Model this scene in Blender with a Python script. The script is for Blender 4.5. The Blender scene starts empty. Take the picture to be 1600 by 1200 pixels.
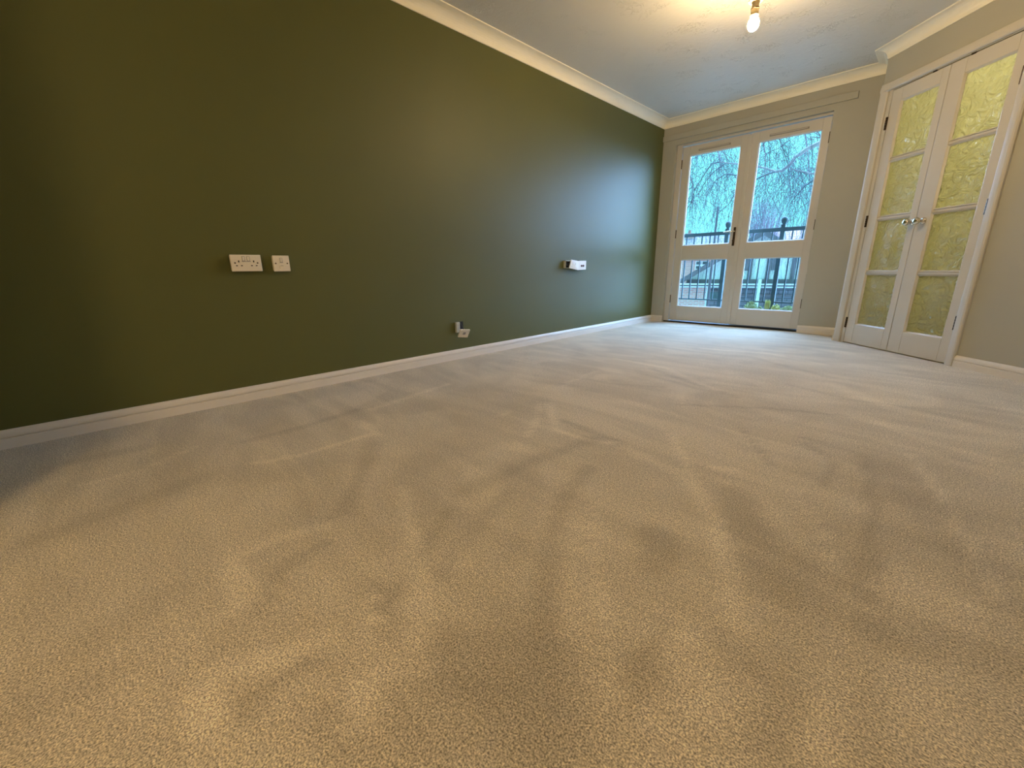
import bpy, bmesh, math, random
from mathutils import Vector, Matrix
random.seed(7)
SC = bpy.context.scene
COL = SC.collection
# ------------------------------------------------------------------ camera, world, sun, exposure
FWD = Vector((-0.68564, 0.67693, -0.26769)); RGT = Vector((0.70540, 0.70866, -0.01471)); UPV = Vector((-0.17974, 0.19891, 0.96339))
CAM = Vector((2.7093, -5.3581, 0.7113)); FPX = 646.95
cd = bpy.data.cameras.new('camera'); cam = bpy.data.objects.new('camera', cd); COL.objects.link(cam)
cd.sensor_fit = 'HORIZONTAL'; cd.sensor_width = 36.0; cd.lens = FPX/1600*36; cd.clip_start = 0.02; cd.clip_end = 300
cam.matrix_world = Matrix(((RGT.x, UPV.x, -FWD.x, CAM.x), (RGT.y, UPV.y, -FWD.y, CAM.y), (RGT.z, UPV.z, -FWD.z, CAM.z), (0, 0, 0, 1)))
SC.camera = cam
w = bpy.data.worlds.new('sky'); SC.world = w; w.use_nodes = True
w.node_tree.nodes['Background'].inputs[0].default_value = (0.23, 0.90, 1.0, 1)
w.node_tree.nodes['Background'].inputs[1].default_value = 1.8
sd = bpy.data.lights.new('overcast_sun', 'SUN'); so = bpy.data.objects.new('overcast_sun', sd); COL.objects.link(so)
sd.energy = 50.0; sd.angle = math.radians(120); sd.color = (0.38, 0.68, 1.28)
so.rotation_euler = Vector((0.04, -0.84, -0.44)).to_track_quat('-Z', 'Y').to_euler()     # daylight falls in through the french doors
vs = SC.view_settings; vs.view_transform = 'Standard'; vs.look = 'None'; vs.exposure = 0.0; vs.gamma = 1.0; vs.use_curve_mapping = False
BULB_STRENGTH = 1080.0
LAMP2_POWER = 76.0
HALL_POWER = 18.0

# ------------------------------------------------------------------ materials
def mat(name, col, rough=0.6, metal=0.0, spec=0.5, noise=None, bump=None, emit=None):
    m = bpy.data.materials.new(name); m.use_nodes = True; nt = m.node_tree; b = nt.nodes['Principled BSDF']
    b.inputs['Base Color'].default_value = (*col, 1); b.inputs['Roughness'].default_value = rough; b.inputs['Metallic'].default_value = metal
    b.inputs['Specular IOR Level'].default_value = spec
    tc = nt.nodes.new('ShaderNodeTexCoord')
    if noise:                                   # (scale, amount)
        n = nt.nodes.new('ShaderNodeTexNoise'); n.inputs['Scale'].default_value = noise[0]; n.inputs['Detail'].default_value = 4
        nt.links.new(tc.outputs['Object'], n.inputs['Vector'])
        r = nt.nodes.new('ShaderNodeMapRange'); r.inputs[3].default_value = 1-noise[1]; r.inputs[4].default_value = 1+noise[1]
        r.inputs[1].default_value = .3; r.inputs[2].default_value = .7
        nt.links.new(n.outputs[0], r.inputs[0])
        mx = nt.nodes.new('ShaderNodeVectorMath'); mx.operation = 'SCALE'; mx.inputs[0].default_value = col
        nt.links.new(r.outputs[0], mx.inputs['Scale']); nt.links.new(mx.outputs[0], b.inputs['Base Color'])
    if bump:                                    # (scale, strength, distance)
        n = nt.nodes.new('ShaderNodeTexNoise'); n.inputs['Scale'].default_value = bump[0]; n.inputs['Detail'].default_value = 3
        nt.links.new(tc.outputs['Object'], n.inputs['Vector'])
        bp = nt.nodes.new('ShaderNodeBump'); bp.inputs['Strength'].default_value = bump[1]; bp.inputs['Distance'].default_value = bump[2]
        nt.links.new(n.outputs[0], bp.inputs['Height']); nt.links.new(bp.outputs[0], b.inputs['Normal'])
    if emit:
        b.inputs['Emission Color'].default_value = (*emit[:3], 1); b.inputs['Emission Strength'].default_value = emit[3]
    return m

M = {}
M['green'] = mat('green_wall_paint', (0.108, 0.112, 0.033), 0.5, spec=0.34, noise=(1.5, .03), bump=(260, .10, .002))
M['beige'] = mat('beige_wall_paint', (0.42, 0.41, 0.345), 0.6, spec=0.3, noise=(2, .02), bump=(220, .08, .002))
M['gloss'] = mat('white_gloss_paint', (0.58, 0.55, 0.49), 0.25, spec=0.5, noise=(6, .015), bump=(60, .03, .002))
M['skirting'] = mat('lit_skirting_gloss', (0.76, 0.71, 0.64), 0.3, noise=(6, .015))  # the doors' gloss paint in a lighter copy, standing in for light on it
M['cove'] = mat('coving_paint', (0.90, 0.84, 0.68), 0.55, spec=0.3, noise=(3, .02))
M['plastic'] = mat('white_socket_plastic', (0.80, 0.73, 0.60), 0.3, noise=(20, .02))
M['greyplastic'] = mat('pale_grey_plastic', (0.52, 0.53, 0.48), 0.5, noise=(20, .03))
M['dark'] = mat('dark_recess', (0.012, 0.012, 0.011), 0.8, noise=(30, .1))
M['cable'] = mat('black_cable', (0.02, 0.018, 0.016), 0.5, noise=(40, .1))
M['port'] = mat('brown_port', (0.12, 0.04, 0.02), 0.5, noise=(40, .1))
M['screw'] = mat('screw_head', (0.16, 0.12, 0.07), 0.35, metal=.6, noise=(80, .1))
M['bronze'] = mat('dark_bronze', (0.055, 0.035, 0.018), 0.4, metal=.7, noise=(40, .15))
M['brass'] = mat('polished_lever', (0.75, 0.68, 0.55), 0.15, metal=1.0, noise=(40, .03))
M['chrome'] = mat('polished_knob', (0.62, 0.56, 0.46), 0.08, metal=1.0, noise=(40, .03))
M['slot'] = mat('shadow_gap', (0.30, 0.28, 0.25), 0.5, noise=(30, .05))
M['holder'] = mat('ivory_lampholder', (0.62, 0.50, 0.30), 0.35, noise=(30, .03))
M['bandring'] = mat('brown_ring', (0.20, 0.13, 0.05), 0.4, noise=(30, .05))
M['bulb'] = mat('lit_bulb_glass', (1, .9, .7), 0.3, emit=(1.0, 0.70, 0.36, BULB_STRENGTH))
M['globe'] = mat('opal_globe', (.9, .85, .7), 0.3, emit=(1.0, 0.71, 0.37, 1.0))
M['hall'] = mat('yellow_hall_paint', (0.80, 0.76, 0.44), 0.7, noise=(2, .04))
M['hallfloor'] = mat('hall_carpet', (0.45, 0.38, 0.18), 0.9, noise=(40, .1))
M['concrete'] = mat('balcony_concrete', (0.45, 0.45, 0.43), 0.85, noise=(14, .15), bump=(60, .3, .004))
M['rail'] = mat('teal_painted_steel', (0.03, 0.065, 0.075), 0.6, spec=0.3, noise=(20, .1))
M['ground'] = mat('ground_tarmac', (0.22, 0.22, 0.22), 0.9, noise=(3, .2), bump=(40, .3, .01))
M['bark'] = mat('grey_birch_bark', (0.40, 0.30, 0.33), 0.8, noise=(6, .25), bump=(30, .5, .01))
M['twig'] = mat('dark_twigs', (0.11, 0.115, 0.15), 0.8, noise=(2, .3))
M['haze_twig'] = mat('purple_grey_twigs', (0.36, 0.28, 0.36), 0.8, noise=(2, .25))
M['leaf'] = mat('garden_leaf', (0.26, 0.34, 0.14), 0.6, noise=(14, .3))
M['leaf2'] = mat('yellow_green_leaf', (0.42, 0.46, 0.14), 0.6, noise=(14, .25))
M['terracotta'] = mat('planter_clay', (0.30, 0.20, 0.15), 0.8, noise=(12, .15))
M['render'] = mat('pale_render', (0.95, 0.88, 0.85), 0.85, noise=(3, .06), bump=(30, .2, .01))
M['timber'] = mat('dark_house_timber', (0.20, 0.14, 0.16), 0.7, noise=(5, .2))
M['fascia'] = mat('white_fascia', (0.85, 0.80, 0.80), 0.5, noise=(5, .03))
M['pipe'] = mat('pale_downpipe', (0.85, 0.84, 0.70), 0.5, noise=(5, .03))
M['pane_far'] = mat('house_window_glass', (0.10, 0.12, 0.13), 0.1, noise=(3, .2))
M['pole'] = mat('grey_street_pole', (0.12, 0.09, 0.11), 0.6, noise=(5, .1))

def brickish(name, c1, c2, mortar, bw, bh, msize=.012, rough=.85, bumpd=.01):
    m = bpy.data.materials.new(name); m.use_nodes = True; nt = m.node_tree; b = nt.nodes['Principled BSDF']; b.inputs['Roughness'].default_value = rough
    tc = nt.nodes.new('ShaderNodeTexCoord'); sp = nt.nodes.new('ShaderNodeSeparateXYZ'); cb = nt.nodes.new('ShaderNodeCombineXYZ')
    nt.links.new(tc.outputs['Object'], sp.inputs[0]); nt.links.new(sp.outputs['X'], cb.inputs['X']); nt.links.new(sp.outputs['Z'], cb.inputs['Y'])
    t = nt.nodes.new('ShaderNodeTexBrick'); nt.links.new(cb.outputs[0], t.inputs['Vector'])
    t.inputs['Color1'].default_value = (*c1, 1); t.inputs['Color2'].default_value = (*c2, 1); t.inputs['Mortar'].default_value = (*mortar, 1)
    t.inputs['Scale'].default_value = 1; t.inputs['Brick Width'].default_value = bw; t.inputs['Row Height'].default_value = bh; t.inputs['Mortar Size'].default_value = msize
    nt.links.new(t.outputs['Color'], b.inputs['Base Color'])
    bp = nt.nodes.new('ShaderNodeBump'); bp.invert = True; bp.inputs['Distance'].default_value = bumpd; bp.inputs['Strength'].default_value = .6
    nt.links.new(t.outputs['Fac'], bp.inputs['Height']); nt.links.new(bp.outputs[0], b.inputs['Normal'])
    return m
M['brick'] = brickish('pink_red_brick', (0.92, 0.40, 0.36), (0.80, 0.30, 0.28), (0.75, 0.62, 0.58), .225, .075)
M['slate'] = brickish('blue_grey_slates', (0.24, 0.20, 0.24), (0.17, 0.15, 0.19), (0.08, 0.07, 0.09), .30, .16, .014)
M['tiles'] = brickish('pale_roof_tiles', (0.32, 0.26, 0.29), (0.27, 0.22, 0.26), (0.17, 0.15, 0.18), .30, .20, .02)
M['redtiles'] = brickish('red_roof_tiles', (0.55, 0.28, 0.27), (0.48, 0.24, 0.24), (0.30, 0.17, 0.18), .28, .18, .015)

def carpet_mat():
    m = bpy.data.materials.new('beige_cut_pile_carpet'); m.use_nodes = True; nt = m.node_tree; b = nt.nodes['Principled BSDF']; L = nt.links.new
    b.inputs['Roughness'].default_value = 0.95; b.inputs['Specular IOR Level'].default_value = 0.1
    b.inputs['Sheen Weight'].default_value = 0.12; b.inputs['Sheen Roughness'].default_value = .5
    tc = nt.nodes.new('ShaderNodeTexCoord')
    def noise(sc, det=2, dist=0., vec=None):
        n = nt.nodes.new('ShaderNodeTexNoise'); n.inputs['Scale'].default_value = sc; n.inputs['Detail'].default_value = det; n.inputs['Distortion'].default_value = dist
        L(vec or tc.outputs['Object'], n.inputs['Vector']); return n.outputs[0]
    def rng(x, a, c, lo, hi):
        r = nt.nodes.new('ShaderNodeMapRange'); r.inputs[1].default_value = a; r.inputs[2].default_value = c; r.inputs[3].default_value = lo; r.inputs[4].default_value = hi
        L(x, r.inputs[0]); return r.outputs[0]
    def mul(a, c):
        r = nt.nodes.new('ShaderNodeMath'); r.operation = 'MULTIPLY'; L(a, r.inputs[0]); L(c, r.inputs[1]); return r.outputs[0]
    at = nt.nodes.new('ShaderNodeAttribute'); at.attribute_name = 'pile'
    pile = rng(at.outputs['Fac'], -1, 1, 0.82, 1.20)                        # brushed pile strokes, plus broader darker patches nearest the viewer
    patches = rng(noise(1.6, 4, 1.2), .42, .58, .94, 1.06)
    sm = nt.nodes.new('ShaderNodeMapping'); sm.inputs['Scale'].default_value = (1.1, 4.2, 1); sm.inputs['Rotation'].default_value = (0, 0, .5); L(tc.outputs['Object'], sm.inputs[0])
    streaks = rng(noise(1.0, 4, 1.6, sm.outputs[0]), .40, .60, .94, 1.06)
    grain = rng(noise(300, 2), .32, .68, .42, 1.58)
    grain2 = rng(noise(110, 2), .35, .65, .88, 1.12)
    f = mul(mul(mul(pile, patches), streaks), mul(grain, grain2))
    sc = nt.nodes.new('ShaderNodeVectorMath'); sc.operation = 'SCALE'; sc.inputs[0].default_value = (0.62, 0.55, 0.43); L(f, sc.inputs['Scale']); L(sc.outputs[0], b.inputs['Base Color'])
    bp = nt.nodes.new('ShaderNodeBump'); bp.inputs['Strength'].default_value = .7; bp.inputs['Distance'].default_value = .005
    L(noise(260, 2), bp.inputs['Height']); L(bp.outputs[0], b.inputs['Normal'])
    return m
M['carpet'] = carpet_mat()

def artex_mat():
    m = bpy.data.materials.new('textured_ceiling_paint'); m.use_nodes = True; nt = m.node_tree; b = nt.nodes['Principled BSDF']; L = nt.links.new
    b.inputs['Base Color'].default_value = (0.70, 0.68, 0.62, 1); b.inputs['Roughness'].default_value = .5; b.inputs['Specular IOR Level'].default_value = .35
    tc = nt.nodes.new('ShaderNodeTexCoord')
    n = nt.nodes.new('ShaderNodeTexNoise'); n.inputs['Scale'].default_value = 14; n.inputs['Detail'].default_value = 5; n.inputs['Distortion'].default_value = 2.2; L(tc.outputs['Object'], n.inputs['Vector'])
    k = nt.nodes.new('ShaderNodeTexNoise'); k.inputs['Scale'].default_value = 5.; k.inputs['Detail'].default_value = 2; L(tc.outputs['Object'], k.inputs['Vector'])
    ab = nt.nodes.new('ShaderNodeMath'); ab.operation = 'SUBTRACT'; ab.inputs[1].default_value = .5; L(n.outputs[0], ab.inputs[0])
    a2 = nt.nodes.new('ShaderNodeMath'); a2.operation = 'ABSOLUTE'; L(ab.outputs[0], a2.inputs[0])
    r = nt.nodes.new('ShaderNodeMapRange'); r.inputs[1].default_value = 0; r.inputs[2].default_value = .035; r.inputs[3].default_value = 1; r.inputs[4].default_value = 0; L(a2.outputs[0], r.inputs[0])
    r2 = nt.nodes.new('ShaderNodeMapRange'); r2.inputs[1].default_value = .54; r2.inputs[2].default_value = .66; L(k.outputs[0], r2.inputs[0])
    mu = nt.nodes.new('ShaderNodeMath'); mu.operation = 'MULTIPLY'; L(r.outputs[0], mu.inputs[0]); L(r2.outputs[0], mu.inputs[1])
    ad = nt.nodes.new('ShaderNodeMath'); ad.operation = 'ADD'; L(mu.outputs[0], ad.inputs[0])
    sc = nt.nodes.new('ShaderNodeMath'); sc.operation = 'MULTIPLY'; sc.inputs[1].default_value = .25; L(n.outputs[0], sc.inputs[0]); L(sc.outputs[0], ad.inputs[1])
    bp = nt.nodes.new('ShaderNodeBump'); bp.inputs['Strength'].default_value = .55; bp.inputs['Distance'].default_value = .012; L(ad.outputs[0], bp.inputs['Height']); L(bp.outputs[0], b.inputs['Normal'])
    return m
M['artex'] = artex_mat()

def fresnel_ior(nt, f, ior):                     # the same reflectance on the front and the back face of a thin pane
    g = nt.nodes.new('ShaderNodeNewGeometry'); r = nt.nodes.new('ShaderNodeMapRange'); r.inputs[3].default_value = ior; r.inputs[4].default_value = 1/ior
    nt.links.new(g.outputs['Backfacing'], r.inputs[0]); nt.links.new(r.outputs[0], f.inputs[0])
def clear_glass():
    m = bpy.data.materials.new('clear_pane_glass'); m.use_nodes = True; nt = m.node_tree; nt.nodes.clear(); L = nt.links.new
    o = nt.nodes.new('ShaderNodeOutputMaterial'); mx = nt.nodes.new('ShaderNodeMixShader'); t = nt.nodes.new('ShaderNodeBsdfTransparent'); g = nt.nodes.new('ShaderNodeBsdfGlossy'); f = nt.nodes.new('ShaderNodeFresnel')
    t.inputs[0].default_value = (.97, .985, .98, 1); g.inputs['Roughness'].default_value = .02; fresnel_ior(nt, f, 1.35)
    L(f.outputs[0], mx.inputs[0]); L(t.outputs[0], mx.inputs[1]); L(g.outputs[0], mx.inputs[2]); L(mx.outputs[0], o.inputs[0]); return m
M['glass'] = clear_glass()

def obscure_glass():
    m = bpy.data.materials.new('rippled_obscure_glass'); m.use_nodes = True; nt = m.node_tree; nt.nodes.clear(); L = nt.links.new
    o = nt.nodes.new('ShaderNodeOutputMaterial'); mx = nt.nodes.new('ShaderNodeMixShader'); t = nt.nodes.new('ShaderNodeBsdfRefraction'); g = nt.nodes.new('ShaderNodeBsdfGlossy'); f = nt.nodes.new('ShaderNodeFresnel')
    t.inputs['Color'].default_value = (.95, .96, .86, 1); t.inputs['Roughness'].default_value = .2; t.inputs['IOR'].default_value = 1.15; g.inputs['Roughness'].default_value = .08; fresnel_ior(nt, f, 1.8)
    tc = nt.nodes.new('ShaderNodeTexCoord')
    n = nt.nodes.new('ShaderNodeTexNoise'); n.inputs['Scale'].default_value = 14; n.inputs['Detail'].default_value = 2; n.inputs['Distortion'].default_value = 2.5; L(tc.outputs['Object'], n.inputs['Vector'])
    bp = nt.nodes.new('ShaderNodeBump'); bp.inputs['Strength'].default_value = 1.; bp.inputs['Distance'].default_value = .045; L(n.outputs[0], bp.inputs['Height'])
    tl = nt.nodes.new('ShaderNodeBsdfTranslucent'); tl.inputs['Color'].default_value = (.92, .93, .80, 1); m2 = nt.nodes.new('ShaderNodeMixShader'); m2.inputs[0].default_value = .7; L(t.outputs[0], m2.inputs[1]); L(tl.outputs[0], m2.inputs[2])
    for s in (t, g, tl): L(bp.outputs[0], s.inputs['Normal'])
    L(f.outputs[0], mx.inputs[0]); L(m2.outputs[0], mx.inputs[1]); L(g.outputs[0], mx.inputs[2]); L(mx.outputs[0], o.inputs[0]); return m
M['obscure'] = obscure_glass()

# ------------------------------------------------------------------ mesh helpers
class MB:
    def __init__(s): s.v = []; s.f = []
    def add(s, vs, fs):
        k = len(s.v); s.v += [tuple(v) for v in vs]; s.f += [tuple(i+k for i in f) for f in fs]; return s
    def box(s, x0, x1, y0, y1, z0, z1):
        return s.add([(x0,y0,z0),(x1,y0,z0),(x1,y1,z0),(x0,y1,z0),(x0,y0,z1),(x1,y0,z1),(x1,y1,z1),(x0,y1,z1)],
                     [(0,3,2,1),(4,5,6,7),(0,1,5,4),(1,2,6,5),(2,3,7,6),(3,0,4,7)])
    def prism(s, poly, axis_vec):                    # closed polygon of 3-D points pushed along a vector
        n = len(poly); a = Vector(axis_vec); vs = [Vector(p) for p in poly]; vs += [p+a for p in vs]
        return s.add(vs, [tuple(range(n))[::-1], tuple(range(n, 2*n))]+[(i, (i+1) % n, n+(i+1) % n, n+i) for i in range(n)])
    def slab(s, a, b, c, d, t):                      # quad of four corners with thickness t along its normal
        q = [Vector(p) for p in (a, b, c, d)]; n = (q[1]-q[0]).cross(q[3]-q[0]).normalized()*t
        return s.prism(q, n)
    def tube(s, pts, rad, sides=6, caps=True):
        pts = [Vector(p) for p in pts]; n = len(pts); rad = rad if isinstance(rad, (list, tuple)) else [rad]*n
        vs = []; fs = []; up = None
        for i, p in enumerate(pts):
            t = (pts[min(i+1, n-1)]-pts[max(i-1, 0)]).normalized()
            if up is None or abs(t.dot(up)) > .99: up = Vector((0, 0, 1)) if abs(t.z) < .9 else Vector((1, 0, 0))
            u = (up-t*up.dot(t)).normalized(); w_ = t.cross(u); up = u
            for k in range(sides):
                a = 2*math.pi*k/sides; vs.append(p+(u*math.cos(a)+w_*math.sin(a))*rad[i])
        for i in range(n-1):
            for k in range(sides):
                j = (k+1) % sides; fs.append((i*sides+k, i*sides+j, (i+1)*sides+j, (i+1)*sides+k))
        if caps: fs += [tuple(range(sides))[::-1], tuple(range((n-1)*sides, n*sides))]
        return s.add(vs, fs)
    def lathe(s, prof, seg=20, o=(0, 0, 0), ax=(0, 0, 1)):   # prof: (radius, height)
        ax = Vector(ax).normalized(); u = ax.orthogonal().normalized(); w_ = ax.cross(u); o = Vector(o); vs = []; fs = []
        for r, h in prof:
            for k in range(seg):
                a = 2*math.pi*k/seg; vs.append(o+ax*h+(u*math.cos(a)+w_*math.sin(a))*max(r, 1e-5))
        for i in range(len(prof)-1):
            for k in range(seg):
                j = (k+1) % seg; fs.append((i*seg+k, i*seg+j, (i+1)*seg+j, (i+1)*seg+k))
        fs += [tuple(range(seg))[::-1], tuple(range((len(prof)-1)*seg, len(prof)*seg))]
        return s.add(vs, fs)
    def build(s, name, m, parent=None, bevel=0, segs=2, smooth=False, loc=None):
        me = bpy.data.meshes.new(name); me.from_pydata(s.v, [], s.f); me.update()
        bm = bmesh.new(); bm.from_mesh(me)
        bmesh.ops.recalc_face_normals(bm, faces=bm.faces)
        if bevel:
            ed = [e for e in bm.edges if len(e.link_faces) == 2 and e.calc_face_angle(0) > .5]
            bmesh.ops.bevel(bm, geom=ed, offset=bevel, segments=segs, affect='EDGES', profile=.5, clamp_overlap=True)
        bm.to_mesh(me); bm.free()
        if smooth:
            for p in me.polygons: p.use_smooth = True
        me.materials.append(m)
        o = bpy.data.objects.new(name, me); COL.objects.link(o)
        if parent: o.parent = parent
        if loc: o.location = loc
        return o
def tag(o, label, cat, group=None, kind=None):
    o['label'] = label; o['category'] = cat
    if group: o['group'] = group
    if kind: o['kind'] = kind
    return o
def empty(name, loc, rz=0.0):
    o = bpy.data.objects.new(name, None); o.empty_display_size = .1; COL.objects.link(o); o.location = loc; o.rotation_euler = (0, 0, rz); return o
def struct(o, label, cat): return tag(o, label, cat, kind='structure')

# ------------------------------------------------------------------ room shell
H = 2.4
DX, DY, DA = 2.0823, -0.3477, -0.7729             # outside corner of the slanting wall and its direction
DS = 1.78                                         # its length
EX, EY = DX+DS*math.cos(DA), DY+DS*math.sin(DA)
REAR = -8.4
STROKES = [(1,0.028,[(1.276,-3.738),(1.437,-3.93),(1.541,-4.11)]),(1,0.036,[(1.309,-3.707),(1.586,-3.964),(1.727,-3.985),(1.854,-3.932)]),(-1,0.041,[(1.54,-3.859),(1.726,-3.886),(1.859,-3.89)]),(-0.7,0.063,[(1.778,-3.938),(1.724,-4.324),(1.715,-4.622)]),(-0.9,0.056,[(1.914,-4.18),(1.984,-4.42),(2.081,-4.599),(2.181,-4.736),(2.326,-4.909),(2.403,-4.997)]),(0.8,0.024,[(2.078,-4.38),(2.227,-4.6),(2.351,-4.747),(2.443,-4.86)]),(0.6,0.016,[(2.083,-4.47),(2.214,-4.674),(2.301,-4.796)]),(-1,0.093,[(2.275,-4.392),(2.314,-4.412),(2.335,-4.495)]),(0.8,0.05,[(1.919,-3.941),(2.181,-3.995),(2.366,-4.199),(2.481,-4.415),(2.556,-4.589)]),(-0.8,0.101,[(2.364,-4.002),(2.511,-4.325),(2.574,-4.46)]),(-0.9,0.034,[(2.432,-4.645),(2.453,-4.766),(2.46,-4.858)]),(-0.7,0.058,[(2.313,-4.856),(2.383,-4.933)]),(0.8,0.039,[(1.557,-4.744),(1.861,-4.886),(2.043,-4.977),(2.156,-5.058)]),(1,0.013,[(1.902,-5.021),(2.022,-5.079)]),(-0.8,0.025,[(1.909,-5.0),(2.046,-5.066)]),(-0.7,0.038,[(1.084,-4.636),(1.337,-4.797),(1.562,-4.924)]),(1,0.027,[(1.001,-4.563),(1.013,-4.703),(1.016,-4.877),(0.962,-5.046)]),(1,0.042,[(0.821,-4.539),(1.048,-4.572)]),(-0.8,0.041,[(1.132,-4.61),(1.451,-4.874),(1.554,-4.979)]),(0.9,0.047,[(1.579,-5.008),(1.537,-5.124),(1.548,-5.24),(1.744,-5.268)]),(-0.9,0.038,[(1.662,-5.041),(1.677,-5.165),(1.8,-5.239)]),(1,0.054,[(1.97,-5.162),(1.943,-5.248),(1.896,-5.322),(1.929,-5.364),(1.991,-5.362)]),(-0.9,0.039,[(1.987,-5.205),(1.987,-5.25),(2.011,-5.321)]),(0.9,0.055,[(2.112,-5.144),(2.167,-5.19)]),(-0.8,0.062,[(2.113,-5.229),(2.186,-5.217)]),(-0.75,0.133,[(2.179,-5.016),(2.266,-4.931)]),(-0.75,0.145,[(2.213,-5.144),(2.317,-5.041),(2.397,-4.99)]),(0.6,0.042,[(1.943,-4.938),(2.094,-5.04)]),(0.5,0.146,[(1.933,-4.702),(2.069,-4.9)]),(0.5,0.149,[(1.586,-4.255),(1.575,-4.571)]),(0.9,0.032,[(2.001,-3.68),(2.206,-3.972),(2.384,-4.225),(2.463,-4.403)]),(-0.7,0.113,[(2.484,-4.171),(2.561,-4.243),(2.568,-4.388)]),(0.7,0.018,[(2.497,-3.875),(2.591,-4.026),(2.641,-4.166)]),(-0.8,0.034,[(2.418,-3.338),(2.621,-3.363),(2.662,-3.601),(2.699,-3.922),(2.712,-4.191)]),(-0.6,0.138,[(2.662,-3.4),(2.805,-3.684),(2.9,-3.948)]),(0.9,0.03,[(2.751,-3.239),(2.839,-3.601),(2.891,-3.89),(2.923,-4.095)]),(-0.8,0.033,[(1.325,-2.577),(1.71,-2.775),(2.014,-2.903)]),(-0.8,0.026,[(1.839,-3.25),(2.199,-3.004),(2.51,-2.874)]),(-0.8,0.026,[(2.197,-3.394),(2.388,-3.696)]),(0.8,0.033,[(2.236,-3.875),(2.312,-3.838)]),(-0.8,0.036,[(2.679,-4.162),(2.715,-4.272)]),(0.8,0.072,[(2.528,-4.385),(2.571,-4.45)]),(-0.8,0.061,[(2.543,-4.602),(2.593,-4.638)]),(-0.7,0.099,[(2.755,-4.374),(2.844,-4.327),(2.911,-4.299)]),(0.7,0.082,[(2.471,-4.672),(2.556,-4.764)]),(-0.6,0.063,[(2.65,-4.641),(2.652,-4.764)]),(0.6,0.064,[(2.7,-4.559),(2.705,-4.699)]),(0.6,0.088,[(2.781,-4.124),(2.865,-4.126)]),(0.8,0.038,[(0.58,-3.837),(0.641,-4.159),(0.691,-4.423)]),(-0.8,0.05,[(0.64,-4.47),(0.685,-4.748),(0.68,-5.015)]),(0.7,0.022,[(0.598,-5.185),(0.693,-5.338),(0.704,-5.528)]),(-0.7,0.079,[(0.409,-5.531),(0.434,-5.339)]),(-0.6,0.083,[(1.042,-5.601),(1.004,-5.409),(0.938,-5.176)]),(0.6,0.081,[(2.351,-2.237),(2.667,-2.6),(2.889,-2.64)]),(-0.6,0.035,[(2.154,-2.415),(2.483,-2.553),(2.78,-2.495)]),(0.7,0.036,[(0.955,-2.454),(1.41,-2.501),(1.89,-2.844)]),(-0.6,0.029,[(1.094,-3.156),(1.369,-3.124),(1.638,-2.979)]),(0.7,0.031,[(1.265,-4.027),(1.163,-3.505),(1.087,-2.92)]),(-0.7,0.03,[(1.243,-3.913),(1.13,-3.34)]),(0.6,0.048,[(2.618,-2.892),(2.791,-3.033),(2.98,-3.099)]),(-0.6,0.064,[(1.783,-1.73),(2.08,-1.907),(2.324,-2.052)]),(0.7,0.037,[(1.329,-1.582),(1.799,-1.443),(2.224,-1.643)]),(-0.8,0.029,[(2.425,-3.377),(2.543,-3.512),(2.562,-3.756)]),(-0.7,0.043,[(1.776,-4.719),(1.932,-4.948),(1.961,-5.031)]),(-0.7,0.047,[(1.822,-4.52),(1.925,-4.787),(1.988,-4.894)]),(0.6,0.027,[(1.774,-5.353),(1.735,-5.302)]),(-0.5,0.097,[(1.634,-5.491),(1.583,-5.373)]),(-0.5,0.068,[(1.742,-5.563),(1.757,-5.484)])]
def floor_mesh():
    x0, x1, y0, y1, st = -0.05, EX+.05, REAR, 0.045, 0.028
    nx = int((x1-x0)/st)+1; ny = int((y1-y0)/st)+1; vs = []; val = []
    segs = []
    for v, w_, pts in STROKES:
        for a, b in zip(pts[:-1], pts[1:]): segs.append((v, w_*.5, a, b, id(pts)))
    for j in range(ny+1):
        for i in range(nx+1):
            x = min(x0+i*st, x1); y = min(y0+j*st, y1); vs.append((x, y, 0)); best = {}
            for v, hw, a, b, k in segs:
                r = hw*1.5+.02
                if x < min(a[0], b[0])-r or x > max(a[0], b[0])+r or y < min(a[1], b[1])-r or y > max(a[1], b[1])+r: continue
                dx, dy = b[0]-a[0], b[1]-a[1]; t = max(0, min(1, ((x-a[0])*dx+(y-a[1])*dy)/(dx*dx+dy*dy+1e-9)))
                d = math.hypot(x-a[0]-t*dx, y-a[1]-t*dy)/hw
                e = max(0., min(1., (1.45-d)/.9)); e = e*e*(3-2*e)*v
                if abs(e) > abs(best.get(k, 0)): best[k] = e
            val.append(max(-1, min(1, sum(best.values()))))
    fs = [(j*(nx+1)+i, j*(nx+1)+i+1, (j+1)*(nx+1)+i+1, (j+1)*(nx+1)+i) for j in range(ny) for i in range(nx)]
    k = len(vs)                                   # give the carpet thickness
    vs += [(x0, y0, -.05), (x1, y0, -.05), (x1, y1, -.05), (x0, y1, -.05)]; fs.append((k, k+3, k+2, k+1)); val += [0]*4
    me = bpy.data.meshes.new('floor'); me.from_pydata(vs, [], fs); me.update()
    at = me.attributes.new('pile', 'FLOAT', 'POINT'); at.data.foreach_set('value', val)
    me.materials.append(M['carpet']); o = bpy.data.objects.new('floor', me); COL.objects.link(o); return o
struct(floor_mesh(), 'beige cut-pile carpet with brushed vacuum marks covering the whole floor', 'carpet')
struct(MB().box(-.2, EX+.15, REAR-.15, .3, H, H+.12).build('ceiling', M['artex']), 'white ceiling with scattered plaster texture above the carpet', 'ceiling')
struct(MB().box(-.2, 0, REAR-.15, .3, -.05, H).build('wall_left', M['green']), 'long plain wall painted dark olive green', 'wall')
GX0, GX1, GZ = 0.163, 1.702, 2.122                # opening of the french doors
wb = MB().box(0, GX0, 0, .3, -.05, H).box(GX1, DX+.02, 0, .3, -.05, H).box(GX0, GX1, 0, .3, GZ, H)
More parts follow.
